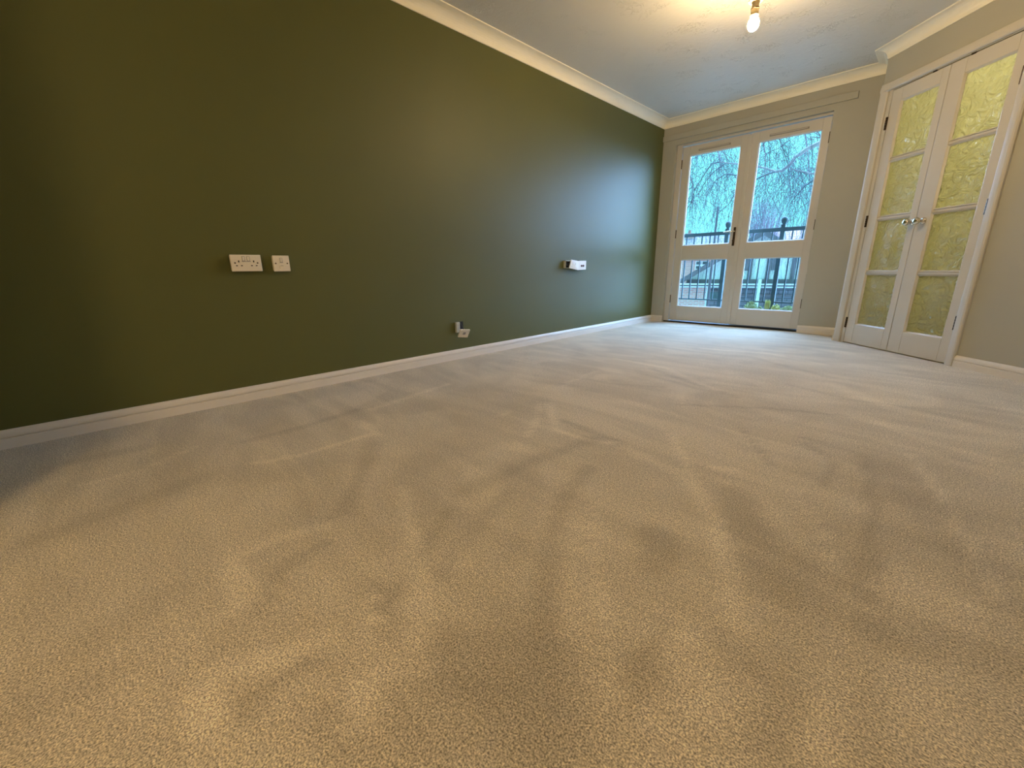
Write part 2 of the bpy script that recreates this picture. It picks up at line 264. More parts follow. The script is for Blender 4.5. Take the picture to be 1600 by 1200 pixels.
struct(wb.build('wall_back', M['beige']), 'beige end wall around the glazed french doors', 'wall')
struct(MB().box(DX, DX+.1, DY, 0, -.05, H).build('wall_return', M['beige']), 'narrow beige return beside the slanting wall', 'wall')
diag = empty('wall_right', (DX, DY, 0), DA); struct(diag, 'beige wall slanting away on the right with frosted double doors', 'wall')
IL, IR, IZ = 0.075, 1.085, 2.085                  # opening of the internal doors, along the slanting wall
MB().box(0, IL, 0, .12, -.05, H).box(IR, DS, 0, .12, -.05, H).box(IL, IR, 0, .12, IZ, H).build('wall_face', M['beige'], diag)
struct(MB().box(EX, EX+.15, REAR, EY, -.05, H).build('wall_side', M['beige']), 'beige side wall beyond the slanting wall', 'wall')
struct(MB().box(-.2, EX+.15, REAR-.15, REAR, -.05, H).build('wall_rear', M['beige']), 'beige rear wall behind the viewer', 'wall')
struct(MB().box(0, .95, -5.96, -5.84, 0, H).build('wall_shade_stub', M['green'], bevel=.004), 'added unseen green wall stub behind the viewer, shading the near end of the green wall', 'wall')  # unseen stub, added to shade the left end of the green wall

PATH = [(0, REAR), (0, 0), (DX, 0), (DX, DY), (EX, EY), (EX, REAR)]
def offset(i, o):                                 # vertex i of the wall line moved o into the room, mitred
    p = Vector(PATH[i]); n = []
    for a, b in ((i-1, i), (i, i+1)):
        if a < 0 or b >= len(PATH): continue
        d = (Vector(PATH[b])-Vector(PATH[a])).normalized(); n.append(Vector((d.y, -d.x)))
    if len(n) == 1: return p+n[0]*o
    m = (n[0]+n[1]); m /= m.length; return p+m*(o/max(.2, m.dot(n[0])))
def run(i, prof, s0=None, s1=None):               # moulding along wall segment i; s0/s1: metres along it where it is cut square
    A = []; B = []; a0, b0 = Vector(PATH[i]), Vector(PATH[i+1]); d = (b0-a0).normalized(); n = Vector((d.y, -d.x))
    for o, z in prof:
        a = a0+d*s0+n*o if s0 is not None else offset(i, o); b = a0+d*s1+n*o if s1 is not None else offset(i+1, o)
        A.append((a.x, a.y, z)); B.append((b.x, b.y, z))
    k = len(prof); return MB().add(A+B, [tuple(range(k)), tuple(range(2*k-1, k-1, -1))]+[(j, (j+1) % k, k+(j+1) % k, k+j) for j in range(k)])
HC, WC = .078, .096
cv = [(0, H), (0, H-HC), (.007, H-HC), (.009, H-HC+.006)]
for k in range(9):
    a = math.pi/2*k/8; cv.append((.009+.079*(1-math.cos(a)), H-HC+.008+.062*math.sin(a)))
cv += [(WC-.004, H-.008), (WC, H-.006), (WC, H)]
for i, nm in enumerate(('long green wall', 'end wall above the french doors', 'narrow return at the corner', 'slanting wall above the frosted doors', 'side wall')):
    struct(run(i, cv).build('trim_%d' % (i+1), M['cove'], smooth=False), 'white concave coving along the top of the '+nm, 'coving')
HS = .0805
sk = [(0, 0), (.018, 0), (.018, .042), (.0165, .0445), (.0115, .0455), (.0115, .0485), (.0165, .0495), (.0170, .053), (.016, .061), (.0135, .069), (.010, .075), (.006, .079), (0, HS)]
struct(run(0, sk).build('baseboard_left', M['skirting']), 'white moulded skirting board running along the green wall', 'skirting')
struct(run(1, sk, None, GX0-.0).build('baseboard_back', M['skirting']), 'short white skirting left of the french doors', 'skirting')
struct(run(1, sk, GX1+.0, None).build('baseboard_corner', M['skirting']), 'short white skirting right of the french doors', 'skirting')
struct(run(2, sk, None, -DY+.016).build('baseboard_return', M['skirting']), 'tiny white skirting return at the corner of the slanting wall', 'skirting')
struct(run(3, sk, 1.121, None).build('baseboard_right', M['skirting']), 'white skirting to the right of the frosted doors', 'skirting')
struct(run(4, sk).build('baseboard_side', M['skirting']), 'white skirting along the side wall beyond the frame', 'skirting')
bt = MB().box(.0, 1.872, -.02, 0, 2.178, 2.238)
tag(bt.build('trim_6', M['beige'], bevel=.003), 'long painted curtain batten fixed above the french doors', 'batten', kind='structure')

# ------------------------------------------------------------------ doors
def leaf(root, x0, x1, z0, z1, y0, th, gx0, gx1, gz, bar=0.0, pane=M['glass'], bead=.009):
    """one glazed door leaf; gz: list of (bottom, top) of the visible glass, from the top pane down"""
    hx0, hx1 = gx0-bead, gx1+bead; mb = MB(); y1 = y0+th
    mb.box(x0, hx0, y0, y1, z0, z1).box(hx1, x1, y0, y1, z0, z1)
    ed = [z1]+[e for b, t in gz for e in (t+bead, b-bead)]+[z0]
    for k in range(0, len(ed), 2):
        inner = 0 < k < len(ed)-2
        if not (inner and bar): mb.box(hx0, hx1, y0, y1, ed[k+1], ed[k])
    mb.build('frame', M['gloss'], root, bevel=.003)
    if bar:
        for k in range(2, len(ed)-2, 2):          # rounded glazing bars
            zc, hz = (ed[k]+ed[k+1])/2, (ed[k]-ed[k+1])/2+bead*.6
            pr = [(hx0, y0+.006+.020*(1-math.cos(a))*.9, zc+hz*math.sin(a)) for a in [math.pi*(j/8-.5) for j in range(9)]]
            pr = [(hx0, y0+.03, zc-hz)]+pr+[(hx0, y0+.03, zc+hz)]
            MB().prism(pr, (hx1-hx0, 0, 0)).build('glazing_bar', M['gloss'], root)
    for b, t in gz:
        bd = MB()
        O = [(hx0, b-bead), (hx1, b-bead), (hx1, t+bead), (hx0, t+bead)]; I = [(gx0, b), (gx1, b), (gx1, t), (gx0, t)]
        vs = [(x, y0+.003, z) for x, z in O]+[(x, y0+.013, z) for x, z in I]+[(x, y0+.022, z) for x, z in I]+[(x, y0+.022, z) for x, z in O]
        fs = []
        for k in range(4):
            j = (k+1) % 4; fs += [(k, j, 4+j, 4+k), (4+k, 4+j, 8+j, 8+k), (8+k, 8+j, 12+j, 12+k), (12+k, 12+j, j, k)]
        bd.add(vs, fs); p = MB().box(hx0+.001, hx1-.001, y0+.016, y0+.021, b-bead+.001, t+bead-.001).build('glass_pane', pane, root)
        bd.build('glazing_bead', M['gloss'], p)
def hinge(root, x, y, z, h=.1, r=.0075):
    b = MB()
    for k in range(5):
        b.tube([(x, y, z-h/2+h*k/5+.001), (x, y, z-h/2+h*(k+1)/5-.001)], r, 8)
    b.box(x-.006, x+.006, y, y+.012, z-h/2, z+h/2)
    o = b.build('hinge', M['bronze'], root); o['label'] = 'dark bronze hinge'; return o
def screw_on(root, x, y, z, r, ax, m=None):
    return MB().lathe([(r, 0), (r, .002), (r*.6, .003)], 10, (x, y, z), ax).build('screw', m or M['screw'], root)

# french doors: frame (setting) + two leaves
YF = 0.06
fr = empty('trim_7', (GX0, 0, 0)); struct(fr, 'white outer frame of the french doors set back in the end wall', 'door frame')
MB().box(0, .063, YF-.012, .135, 0, 2.18).build('jamb', M['gloss'], fr, bevel=.003)
MB().box(1.532, 1.60, YF-.012, .135, 0, 2.18).build('jamb', M['gloss'], fr, bevel=.003)
MB().box(.063, 1.532, YF-.008, .135, 2.101, 2.18).build('head', M['gloss'], fr, bevel=.003)
o = MB().box(0, 1.54, .046, .16, -.02, .016).build('threshold', M['dark'], fr); o['label'] = 'dark threshold strip'
zs = [(0.9722, 1.9805), (0.2238, 0.7813)]
dl = empty('door_1', (.232, YF, .026)); struct(dl, 'left glazed french door leaf with a lever handle', 'door')
leaf(dl, 0, .736, 0, 2.066, 0, .045, .3294-.232, .8708-.232, [(a-.026, b-.026) for a, b in zs])
dr = empty('door_2', (.9765, YF, .026)); struct(dr, 'right glazed french door leaf hinged at the wall', 'door')
leaf(dr, 0, .713, 0, 2.066, 0, .045, 1.0723-.9765, 1.611-.9765, [(a-.026, b-.026) for a, b in zs])
MB().box(-.024, .018, -.010, .002, .004, 2.05).build('astragal', M['gloss'], dr, bevel=.005)
for z in (1.905, 1.105, .303):
    hinge(dl, -.005, -.004, z-.026); hinge(dr, .716, -.004, z-.026)
for r_, a, b in ((dl, .42-.232, .773-.232), (dr, 1.159-.9765, 1.508-.9765)):
    v = MB().box(a, b, -.010, .001, 2.020-.026, 2.040-.026).build('trickle_vent', M['slot'], r_, bevel=.003); v['label'] = 'slim grey trickle vent'
    MB().box(a+.012, b-.012, -.013, -.009, 2.027-.026, 2.033-.026).build('vent_slot', M['gloss'], v)
hp = MB().box(.68, .705, -.008, .001, .908, 1.112).build('handle_plate', M['bronze'], dl, bevel=.004); hp['label'] = 'dark bronze handle plate'
lv = MB().lathe([(.012, 0), (.010, .012), (.008, .045)], 12, (.692, -.006, 1.066), (0, -1, 0)).tube([(.694, -.05, 1.066), (.66, -.053, 1.065), (.62, -.05, 1.063), (.585, -.047, 1.061)], [.008, .0085, .008, .007], 8).build('handle', M['brass'], hp, smooth=True); lv['label'] = 'pale polished lever'
MB().lathe([(.011, 0), (.011, .012), (.006, .014)], 12, (.692, -.008, .965), (0, -1, 0)).build('lock_cylinder', M['bronze'], hp)

# internal doors in the slanting wall
def on_diag(s, y, z): return (DX+s*math.cos(DA)-y*math.sin(DA), DY+s*math.sin(DA)+y*math.cos(DA), z)
ar = empty('trim_8', (DX, DY, 0), DA); struct(ar, 'white moulded architrave framing the frosted double doors', 'architrave')
def architrave(a0, a1, mir):                      # stepped, rounded section, across s
    w_ = a1-a0; pr = [(0, 0), (0, -.010), (.006, -.014), (w_*.35, -.017), (w_*.7, -.020), (w_*.9, -.019), (w_, -.012), (w_, 0)]
    return [((a0+x) if mir else (a1-x), y) for x, y in pr]
for a0, a1, mir in ((.002, .072, False), (1.058, 1.119, True)):
    b = MB(); P = architrave(a0, a1, mir); b.prism([(x, y, 0) for x, y in P], (0, 0, 2.128)); b.build('architrave_leg', M['gloss'], ar)
P = [(0, 0), (0, -.012), (.006, -.019), (.02, -.020), (.04, -.017), (.055, -.013), (.06, -.010), (.06, 0)]
MB().prism([(.002, y, 2.068+x) for x, y in [(a, b) for a, b in P]], (1.117, 0, 0)).build('architrave_head', M['gloss'], ar)
MB().box(.072, .106, .002, .12, 0, 2.085).build('door_lining', M['gloss'], ar); MB().box(1.054, 1.088, .002, .12, 0, 2.085).build('door_lining', M['gloss'], ar)
MB().box(.106, 1.054, .004, .12, 2.063, 2.09).build('door_lining', M['gloss'], ar)
B1, B2, B3 = 1.521+.008, 1.0722+.004, .6323+.002
hb = .021
gz = [(B1+hb, 1.9525), (B2+hb, B1-hb), (B3+hb, B2-hb), (.188, B3-hb)]
z0 = .008
il = empty('door_3', on_diag(.108, .004, z0), DA); struct(il, 'left frosted internal door leaf with four yellow-lit panes', 'door')
leaf(il, 0, .455, 0, 2.05, 0, .04, .2075-.108, .4971-.108, [(a-z0, b-z0) for a, b in gz], bar=1, pane=M['obscure'])
ir = empty('door_4', on_diag(.567, .004, z0), DA); struct(ir, 'right frosted internal door leaf reflecting the window in its glass', 'door')
leaf(ir, 0, .484, 0, 2.05, 0, .04, .684-.567, .9739-.567, [(a-z0, b-z0) for a, b in gz], bar=1, pane=M['obscure'])
for z in (1.815, 1.058, .18): hinge(il, -.004, -.006, z, .095, .008)
for z in (1.795, 1.051, .290): hinge(ir, .488, -.006, z, .1, .009)
for r_, x in ((il, .437), (ir, .062)):
    k = MB().lathe([(.024, 0), (.024, .004), (.018, .008), (.010, .012), (.009, .030), (.016, .036), (.024, .044), (.027, .054), (.024, .064), (.014, .070), (.001, .072)], 20, (x, -.001, 1.008), (0, -1, 0)).build('knob', M['chrome'], r_, smooth=True); k['label'] = 'polished round knob'
for r_, x in ((il, .449-.108), (ir, .71-.567)):
    c = MB().box(x-.014, x+.014, -.003, .02, 2.046, 2.056).build('ball_catch', M['bronze'], r_); c['label'] = 'small dark ball catch'
# lit hallway behind the frosted doors
hw = empty('wall_hall', (DX, DY, 0), DA); struct(hw, 'warm yellow hallway seen blurred through the frosted glass', 'wall')
MB().box(-.02, .06, .125, 1.5, 0, H).build('wall_face', M['hall'], hw); MB().box(1.95, 2.05, .12, 1.5, 0, H).build('wall_face', M['hall'], hw)
MB().box(-.02, 2.05, 1.5, 1.6, 0, H).build('wall_face', M['hall'], hw); MB().box(-.02, 2.05, .125, 1.6, -.06, 0).build('floor_slab', M['hallfloor'], hw)
MB().box(-.02, 2.05, .125, 1.6, H, H+.1).build('ceiling_slab', M['hall'], hw)
ld = bpy.data.lights.new('hall_lamp', 'POINT'); lo = bpy.data.objects.new('hall_lamp', ld); COL.objects.link(lo); ld.energy = HALL_POWER; ld.color = (1, .86, .45); ld.shadow_soft_size = .12
lo.location = on_diag(1.0, .75, 2.1)

# ------------------------------------------------------------------ sockets on the green wall (local x: out of the wall, y: along it)
def rocker(root, y, z):
    MB().box(.0335, .0346, y-.0075, y+.0075, z-.0125, z+.0125).build('switch_recess', M['slot'], root)
    return MB().prism([(.033, y-.0055, z-.011), (.033, y-.0055, z+.011), (.038, y-.0055, z+.011), (.0345, y-.0055, z-.011)], (0, .011, 0)).build('rocker_switch', M['plastic'], root, bevel=.001)
def hole(root, y, z, w_, h): return MB().box(.0335, .0348, y-w_/2, y+w_/2, z-h/2, z+h/2).build('pin_hole', M['dark'], root)
s1 = empty('double_socket', (0, -4.801, .7198))
tag(s1, 'white double power socket with two rocker switches on the green wall', 'socket')
MB().box(0, .026, .003, .144, .003, .084).build('back_box', M['plastic'], s1, bevel=.004)
fp = MB().box(.025, .034, 0, .147, 0, .087).build('faceplate', M['plastic'], s1, bevel=.003)
rocker(s1, .062, .066); rocker(s1, .085, .066)
MB().box(.0338, .0352, .052, .095, .050, .0525).build('switch_shadow_gap', M['slot'], s1)
for y, z in ((.020, .044), (.127, .044)): screw_on(s1, .034, y, z, .0042, (1, 0, 0))
for c in (.038, .109):
    hole(s1, c, .052, .0055, .010)
    for d in (-.0115, .0115): hole(s1, c+d, .030, .008, .005)
s2 = empty('switched_fuse_spur', (0, -4.596, .7172))
tag(s2, 'small square white switched fuse plate beside the double socket', 'socket')
MB().box(0, .026, .003, .084, .003, .084).build('back_box', M['plastic'], s2, bevel=.004)
MB().box(.025, .034, 0, .087, 0, .087).build('faceplate', M['plastic'], s2, bevel=.003)
rocker(s2, .0435, .062); MB().box(.0338, .0352, .034, .053, .0465, .0485).build('switch_shadow_gap', M['slot'], s2)
MB().box(.033, .036, .031, .056, .014, .034).build('fuse_carrier', M['plastic'], s2, bevel=.001); MB().box(.0355, .0368, .036, .051, .030, .0325).build('fuse_slot', M['slot'], s2)
for y in (.013, .074): screw_on(s2, .034, y, .044, .0042, (1, 0, 0))
# loose pair further along
s3 = empty('loose_socket', (0, -1.93, .69))
tag(s3, 'white double socket plate hanging skewed off its wall box', 'socket')
bx = MB().box(0, .028, 0, .006, .02, .095).box(0, .028, .0, .14, .02, .026).box(0, .028, .0, .14, .089, .095).box(0, .028, .134, .14, .02, .095)
bx.build('back_box', M['greyplastic'], s3, bevel=.001); MB().box(0, .004, .006, .134, .026, .089).build('box_recess', M['dark'], s3)
pl = [(.060, .040, .103), (.052, .018, .022), (.036, .192, .0), (.036, .195, .092)]
f = MB().slab(*[Vector(p) for p in pl], .009); f.build('faceplate', M['plastic'], s3, bevel=.002)
def onq(q, u, v): a, b, c, d = [Vector(p) for p in q]; return a.lerp(d, u).lerp(b.lerp(c, u), v)
nq = (Vector(pl[1])-Vector(pl[0])).cross(Vector(pl[3])-Vector(pl[0])).normalized()
for u, v in ((.28, .42), (.62, .40)):
    MB().slab(onq(pl, u-.05, v-.12)+nq*.009, onq(pl, u-.05, v+.12)+nq*.009, onq(pl, u+.05, v+.12)+nq*.009, onq(pl, u+.05, v-.12)+nq*.009, .004).build('rocker_switch', M['plastic'], s3, bevel=.001)
for u, v in ((.22, .74), (.34, .74), (.66, .76), (.78, .76), (.28, .56), (.72, .58)):
    MB().slab(onq(pl, u-.025, v-.03)+nq*.0088, onq(pl, u-.025, v+.03)+nq*.0088, onq(pl, u+.025, v+.03)+nq*.0088, onq(pl, u+.025, v-.03)+nq*.0088, .0008).build('pin_hole', M['slot'], s3)
for dz in (0, .025): MB().tube([(.004, .03, .075-dz), (.02, .024, .082-dz), (.04, .026, .07-dz), (.054, .045, .06-dz)], .0032, 6).build('wire', M['cable'], s3)
s4 = empty('media_outlet', (0, -1.737, .69))
tag(s4, 'white media outlet plate with two dark ports beside the skewed socket', 'socket')
MB().box(0, .024, .004, .146, .004, .088).build('back_box', M['plastic'], s4, bevel=.003)
MB().slab((.030, .001, .092), (.030, .0, .0), (.024, .150, .004), (.024, .152, .094), .009).build('faceplate', M['plastic'], s4, bevel=.003)
for y in (.062, .094): MB().lathe([(.0105, 0), (.0105, .008), (.006, .009)], 12, (.035-.0002*y, y, .042), (1, 0, 0)).build('port', M['port'], s4)
MB().box(0, .026, .02, .05, .086, .097).build('box_tab', M['dark'], s4)
# low phone socket
s5 = empty('phone_socket', (0, -3.323, .179))
tag(s5, 'small white phone socket dangling open low on the green wall', 'socket')
MB().box(0, .022, 0, .036, .06, .124).build('terminal_block', M['greyplastic'], s5, bevel=.002)
MB().box(0, .003, .036, .082, .05, .124).build('box_recess', M['dark'], s5)
MB().box(0, .02, .0, .086, .04, .062).build('back_box', M['greyplastic'], s5, bevel=.002)
MB().slab((.090, -.017, .078), (.036, -.008, .014), (.036, .091, .0), (.090, .080, .068), .010).build('faceplate', M['plastic'], s5, bevel=.002)
MB().tube([(.004, .045, .11), (.02, .042, .115), (.035, .04, .10), (.05, .04, .082), (.062, .04, .066)], .004, 6).build('wire', M['cable'], s5)
def pq(u, v): return onq([(.090, -.017, .078), (.036, -.008, .014), (.036, .091, .0), (.090, .080, .068)], u, v)
nn = (Vector((.036, -.008, .014))-Vector((.090, -.017, .078))).cross(Vector((.090, .080, .068))-Vector((.090, -.017, .078))).normalized()
MB().slab(pq(.36, .30)+nn*.0098, pq(.36, .62)+nn*.0098, pq(.64, .62)+nn*.0098, pq(.64, .30)+nn*.0098, .001).build('port', M['slot'], s5)

# ------------------------------------------------------------------ ceiling pendants
def pendant(loc, label, bulb=True):
    r = empty('pendant_lamp', loc); tag(r, label, 'lamp')
    x = 0
    MB().lathe([(.045, 0), (.045, -.012), (.03, -.028), (.008, -.034)], 20).build('ceiling_rose', M['holder'], r, smooth=False)
    MB().tube([(0, 0, -.03), (0, 0, -.165)], .0035, 8).build('cord', M['holder'], r)
    MB().lathe([(.006, -.160), (.014, -.166), (.0195, -.19), (.0195, -.222), (.0215, -.224), (.0215, -.262), (.017, -.265)], 20).build('lampholder', M['holder'], r)
    for z in (-.226, -.258):
        b = MB().lathe([(.0210, z+.004), (.0232, z+.002), (.0232, z-.002), (.0210, z-.004)], 20).build('holder_ring', M['bandring'], r); b['label'] = 'dark ring around the holder'
    MB().lathe([(.0190, -.194), (.040, -.190), (.040, -.186), (.0190, -.188)], 20).build('shade_ring', M['holder'], r)
    if bulb:
        o = MB().lathe([(.012, -.262), (.015, -.268), (.021, -.274), (.027, -.283), (.0305, -.295), (.031, -.306), (.028, -.319), (.021, -.330), (.011, -.336), (.001, -.338)], 24).build('bulb', M['bulb'], r, smooth=True); o['label'] = 'glowing clear bulb'
    return r
pendant((1.645, -2.238, H), 'bare lit bulb hanging from the ceiling by its holder')
g = empty('globe_pendant', (3.0, -7.0, H)); tag(g, 'opal globe pendant lighting the rear of the room behind the viewer', 'lamp')
MB().lathe([(.05, 0), (.05, -.012), (.01, -.03)], 20).build('ceiling_rose', M['holder'], g)
MB().tube([(0, 0, -.02), (0, 0, -.18)], .004, 8).build('cord', M['cable'], g)
globe_prof = [(max(.001, .23*math.sin(math.pi*k/16)), -.40+.23*math.cos(math.pi*k/16)) for k in range(17)]
MB().lathe(globe_prof, 28).build('globe', M['globe'], g, smooth=True)
GLOBE_R = LAMP2_POWER/(math.pi*.23**2*4*math.pi)  # radiance of an opal globe of this power
M['globe'].node_tree.nodes['Principled BSDF'].inputs['Emission Strength'].default_value = GLOBE_R

# ------------------------------------------------------------------ outside
def at(u, v, d):                                  # point at horizontal distance d in front of the camera along a line of sight
    r = FWD+RGT*((u-800)/FPX)-UPV*((v-600)/FPX); hf = Vector((FWD.x, FWD.y, 0)).normalized(); return CAM+r*(d/r.dot(hf))
YAW = math.atan2(RGT.y, RGT.x)
def frame(u, d, z=-2.8):                          # an Empty position: ground point of a building facing the flat
    p = at(u, 415, d); return Vector((p.x, p.y, z))
def local(root, u, v, y0=0.0):                   # x and z, in a building's own axes, where a line of sight meets its plane y = y0
    a = root.rotation_euler.z; ex, ey = Vector((math.cos(a), math.sin(a), 0)), Vector((-math.sin(a), math.cos(a), 0)); o = Vector(root.location)
    r = at(u, v, 1.0)-CAM; t = (y0-(CAM-o).dot(ey))/r.dot(ey); p = CAM+r*t-o; return p.dot(ex), p.z
struct(MB().box(-60, 40, .3, 90, -3.0, -2.8).build('ground', M['ground']), 'grey tarmac ground outside, one storey below the room', 'ground')
struct(MB().box(-.3, 2.2, .3, .75, -.16, -.04).build('balcony_slab', M['concrete']), 'narrow concrete balcony ledge outside the french doors', 'balcony')

YR = .35
rl = empty('balcony_railing', (.748, YR, -.04)); tag(rl, 'dark teal metal railing with ball-topped posts outside the french doors', 'railing')
MB().box(-.95, 1.35, -.016, .016, 1.118, 1.160).build('top_rail', M['rail'], rl, bevel=.004)
MB().box(-.95, 1.35, -.008, .008, .318, .334).build('bottom_rail', M['rail'], rl, bevel=.002)
for k in (-1, 0, 1, 2):
    x = k*.596
    p = MB().box(x-.022, x+.022, -.022, .022, 0, 1.19).build('post', M['rail'], rl, bevel=.003)
    MB().lathe([(.016, 1.188), (.016, 1.20), (.026, 1.212), (.034, 1.232), (.034, 1.246), (.026, 1.264), (.012, 1.274), (.001, 1.277)], 16, (x, 0, 0)).build('ball_finial', M['rail'], p, smooth=True)
    for j in range(1, 6):
        xb = x+j*.0993
        if xb < 1.33: MB().box(xb-.0065, xb+.0065, -.0065, .0065, .33, 1.12).build('baluster', M['rail'], rl)

# planter with plants between the doors and the railing
tr = empty('planter_trough', (1.28, .245, -.04)); tag(tr, 'clay planter trough on the balcony ledge behind the right french door', 'planter')
MB().box(-.33, .37, -.06, -.05, .0, .205).box(-.33, .37, .05, .06, 0, .205).box(-.33, -.32, -.05, .05, 0, .205).box(.36, .37, -.05, .05, 0, .205).box(-.33, .37, -.06, .06, 0, .02).build('trough', M['terracotta'], tr)
MB().box(-.319, .359, -.049, .049, .02, .203).build('soil', M['dark'], tr)
def leafy(x, h, spread, n, m, label, spiky=False):
    r = empty('potted_plant', (x, .245, .167)); tag(r, label, 'plant')
    f = MB(); st = MB()
    for k in range(n):
        a = random.uniform(0, 2*math.pi); q = random.random()**.6
        if spiky:
            tip = Vector((math.cos(a)*spread*.4*q, math.sin(a)*.03*q, h*random.uniform(.5, 1))); b0 = Vector((0, 0, 0))
            s = Vector((math.sin(a), -math.cos(a), 0))*.008; mid = (b0+tip)/2+Vector((math.cos(a)*.01, 0, .01))
            f.add([b0-s, b0+s, mid+s, mid-s, tip], [(0, 1, 2, 3), (3, 2, 4)])
        else:
            c = Vector((math.cos(a)*spread*q, math.sin(a)*.05*q, h*random.uniform(.15, 1)*(1-.4*q*q))); t = Vector((random.uniform(-1, 1), random.uniform(-1, 1), random.uniform(-.2, 1))).normalized(); s = t.orthogonal().normalized()*.006; L_ = .02
            f.add([c, c+t*L_*.5+s, c+t*L_, c+t*L_*.5-s], [(0, 1, 2, 3)])
            if k % 6 == 0: st.tube([(c.x*.2, c.y*.2, -.003), (c.x*.7, c.y*.7, c.z*.6), c], .0018, 3)
    if spiky: st.tube([(0, 0, -.003), (0, 0, h*.6)], .006, 5)
    st.build('stem', M['leaf'], r); o = f.build('foliage', m, r); o['kind'] = 'stuff'
leafy(1.15, .125, .062, 420, M['leaf'], 'rounded dark green plant at the left end of the balcony planter')
leafy(1.25, .075, .030, 150, M['leaf'], 'low pale-stemmed plant second from the left in the balcony planter')
leafy(1.325, .165, .095, 90, M['leaf2'], 'spiky yellow-green plant standing tallest in the balcony planter', True)
leafy(1.415, .10, .045, 340, M['leaf2'], 'bushy yellow-green plant right of the spiky one in the planter')
leafy(1.54, .095, .065, 380, M['leaf'], 'loose green plant at the right end of the balcony planter')

# timber-framed gable house
D1 = 17.0
gh = empty('gable_house', frame(1195, D1), YAW-.50); tag(gh, 'timber-framed gable house with pale render beyond the railing', 'house')
ax, az = local(gh, 1195, 360, -.1); lx, lz = local(gh, 1062, 439, -.1); bz0 = local(gh, 1200, 442.5, -.1)[1]; bz1 = local(gh, 1200, 436.5, -.1)[1]
hw_ = ax-lx; rx = ax+hw_
MB().prism([(lx+.25, .10, bz0), (rx-.25, .10, bz0), (rx-.25, .10, lz+.15), (ax, .10, az-.15), (lx+.25, .10, lz+.15)], (0, .3, 0)).build('rendered_gable', M['render'], gh)
for s in (-1, 1):
    a = (ax, -.25, az); b = (ax+s*hw_*1.03, -.25, lz-.05)
    MB().prism([a, b, (b[0], b[1], b[2]-.16), (a[0], a[1], a[2]-.18)], (0, .10, 0)).build('barge_board', M['timber'], gh)
    MB().prism([(ax, -.2, az+.04), (ax+s*hw_*1.04, -.2, lz-.02), (ax+s*hw_*1.04, -.2, lz-.07), (ax, -.2, az-.02)], (0, 6.8, 0)).build('roof_slope', M['slate'], gh)
    MB().prism([(ax+s*.12, 0, az-.5), (ax+s*.62, 0, az-1.05), (ax+s*.50, 0, az-1.15), (ax+s*.0, 0, az-.62)], (0, .12, 0)).build('gable_brace', M['timber'], gh)
    MB().box(ax+s*.46-.06, ax+s*.46+.06, .02, .12, az-1.5, az-.9).build('gable_stud', M['timber'], gh)
MB().box(lx+.3, rx-.3, -.02, .14, bz0, bz1).build('beam', M['timber'], gh)
for u in (1131, 1172, 1200.5, 1240, 1262, 1285):
    x = local(gh, u, 420, -.1)[0]; top = az-.25-abs(x-ax)*(az-lz)/hw_
    if top > bz1+.1: MB().box(x-.075, x+.075, .02, .14, bz1, top).build('timber_stud', M['timber'], gh)
MB().box(ax-hw_*.36, ax+hw_*.36, .015, .13, local(gh, 1195, 391, -.1)[1], local(gh, 1195, 386, -.1)[1]).build('collar_beam', M['timber'], gh)
g1 = local(gh, 1200, 443, -.1)[1]; g2 = local(gh, 1200, 448, -.1)[1]
MB().box(lx-.1, rx+.1, -.5, -.38, g1-.05, g1).build('gutter', M['fascia'], gh, bevel=.02); MB().box(lx-.1, rx+.1, -.42, -.36, g2-.03, g2+.02).build('fascia', M['fascia'], gh)
MB().box(lx-.05, rx+.05, -.40, .1, g2+.02, bz0).build('eaves_soffit', M['timber'], gh)
xb = local(gh, 1105, 460, -.1)[0]
MB().box(lx-.6, xb, -.1, .3, 0, g2+.02).build('brick_wall', M['brick'], gh)
MB().box(xb, rx+.1, -.12, .3, 0, g2+.02).build('slate_hung_wall', M['slate'], gh)
MB().box(xb-.05, xb+.05, -.16, .0, 0, g2).build('corner_board', M['fascia'], gh)
wx0, wz1 = local(gh, 1108, 456, -.1); wx1, wz0 = local(gh, 1123, 467, -.1)
wn = MB().box(wx0-.06, wx1+.06, -.17, -.1, wz0-.06, wz1+.06).build('window_frame', M['timber'], gh); MB().box(wx0, wx1, -.18, -.16, wz0, wz1).build('pane', M['pane_far'], wn)
for vv in (460.5, 470.5):
    z = local(gh, 1200, vv, -.1)[1]; MB().box(xb+.1, rx+.1, -.17, -.12, z-.05, z+.02).build('slate_band', M['timber'], gh)
px_ = local(gh, 1184.5, 455, -.1)[0]; pt = local(gh, 1184.5, 436, -.1)[1]
MB().tube([(px_, -.55, 0), (px_, -.55, pt)], .06, 8).build('downpipe', M['pipe'], gh)
MB().box(lx+.4, rx-.4, .35, 6.8, 0, lz-.1).build('house_body', M['brick'], gh)

# brick house on the left, roof showing under the top rail
D2 = 34.0
bh = empty('brick_house', frame(1085, D2), YAW-.34); tag(bh, 'pink brick house with a white window behind the gable house', 'house')
x0 = local(bh, 1030, 415, 0)[0]; x1 = local(bh, 1160, 415, 0)[0]; ze = local(bh, 1085, 402, 0)[1]; zr = local(bh, 1085, 369.5, 2.5)[1]
MB().box(x0, x1, 0, 5, 0, ze).build('brick_wall', M['brick'], bh)
MB().prism([(x0-.2, -.35, ze-.05), (x0-.2, 2.5, zr), (x0-.2, 5.3, ze-.05)], (x1-x0+.4, 0, 0)).build('roof', M['tiles'], bh)
MB().box(x0-.2, x1+.2, -.45, -.33, ze-.14, ze-.02).build('gutter', M['fascia'], bh)
wa, wb_ = local(bh, 1087, 408, 0); wc, wd_ = local(bh, 1105, 421, 0)
wf = MB().box(wa, wc, -.06, .02, wd_, wb_).build('window_frame', M['fascia'], bh, bevel=.01)
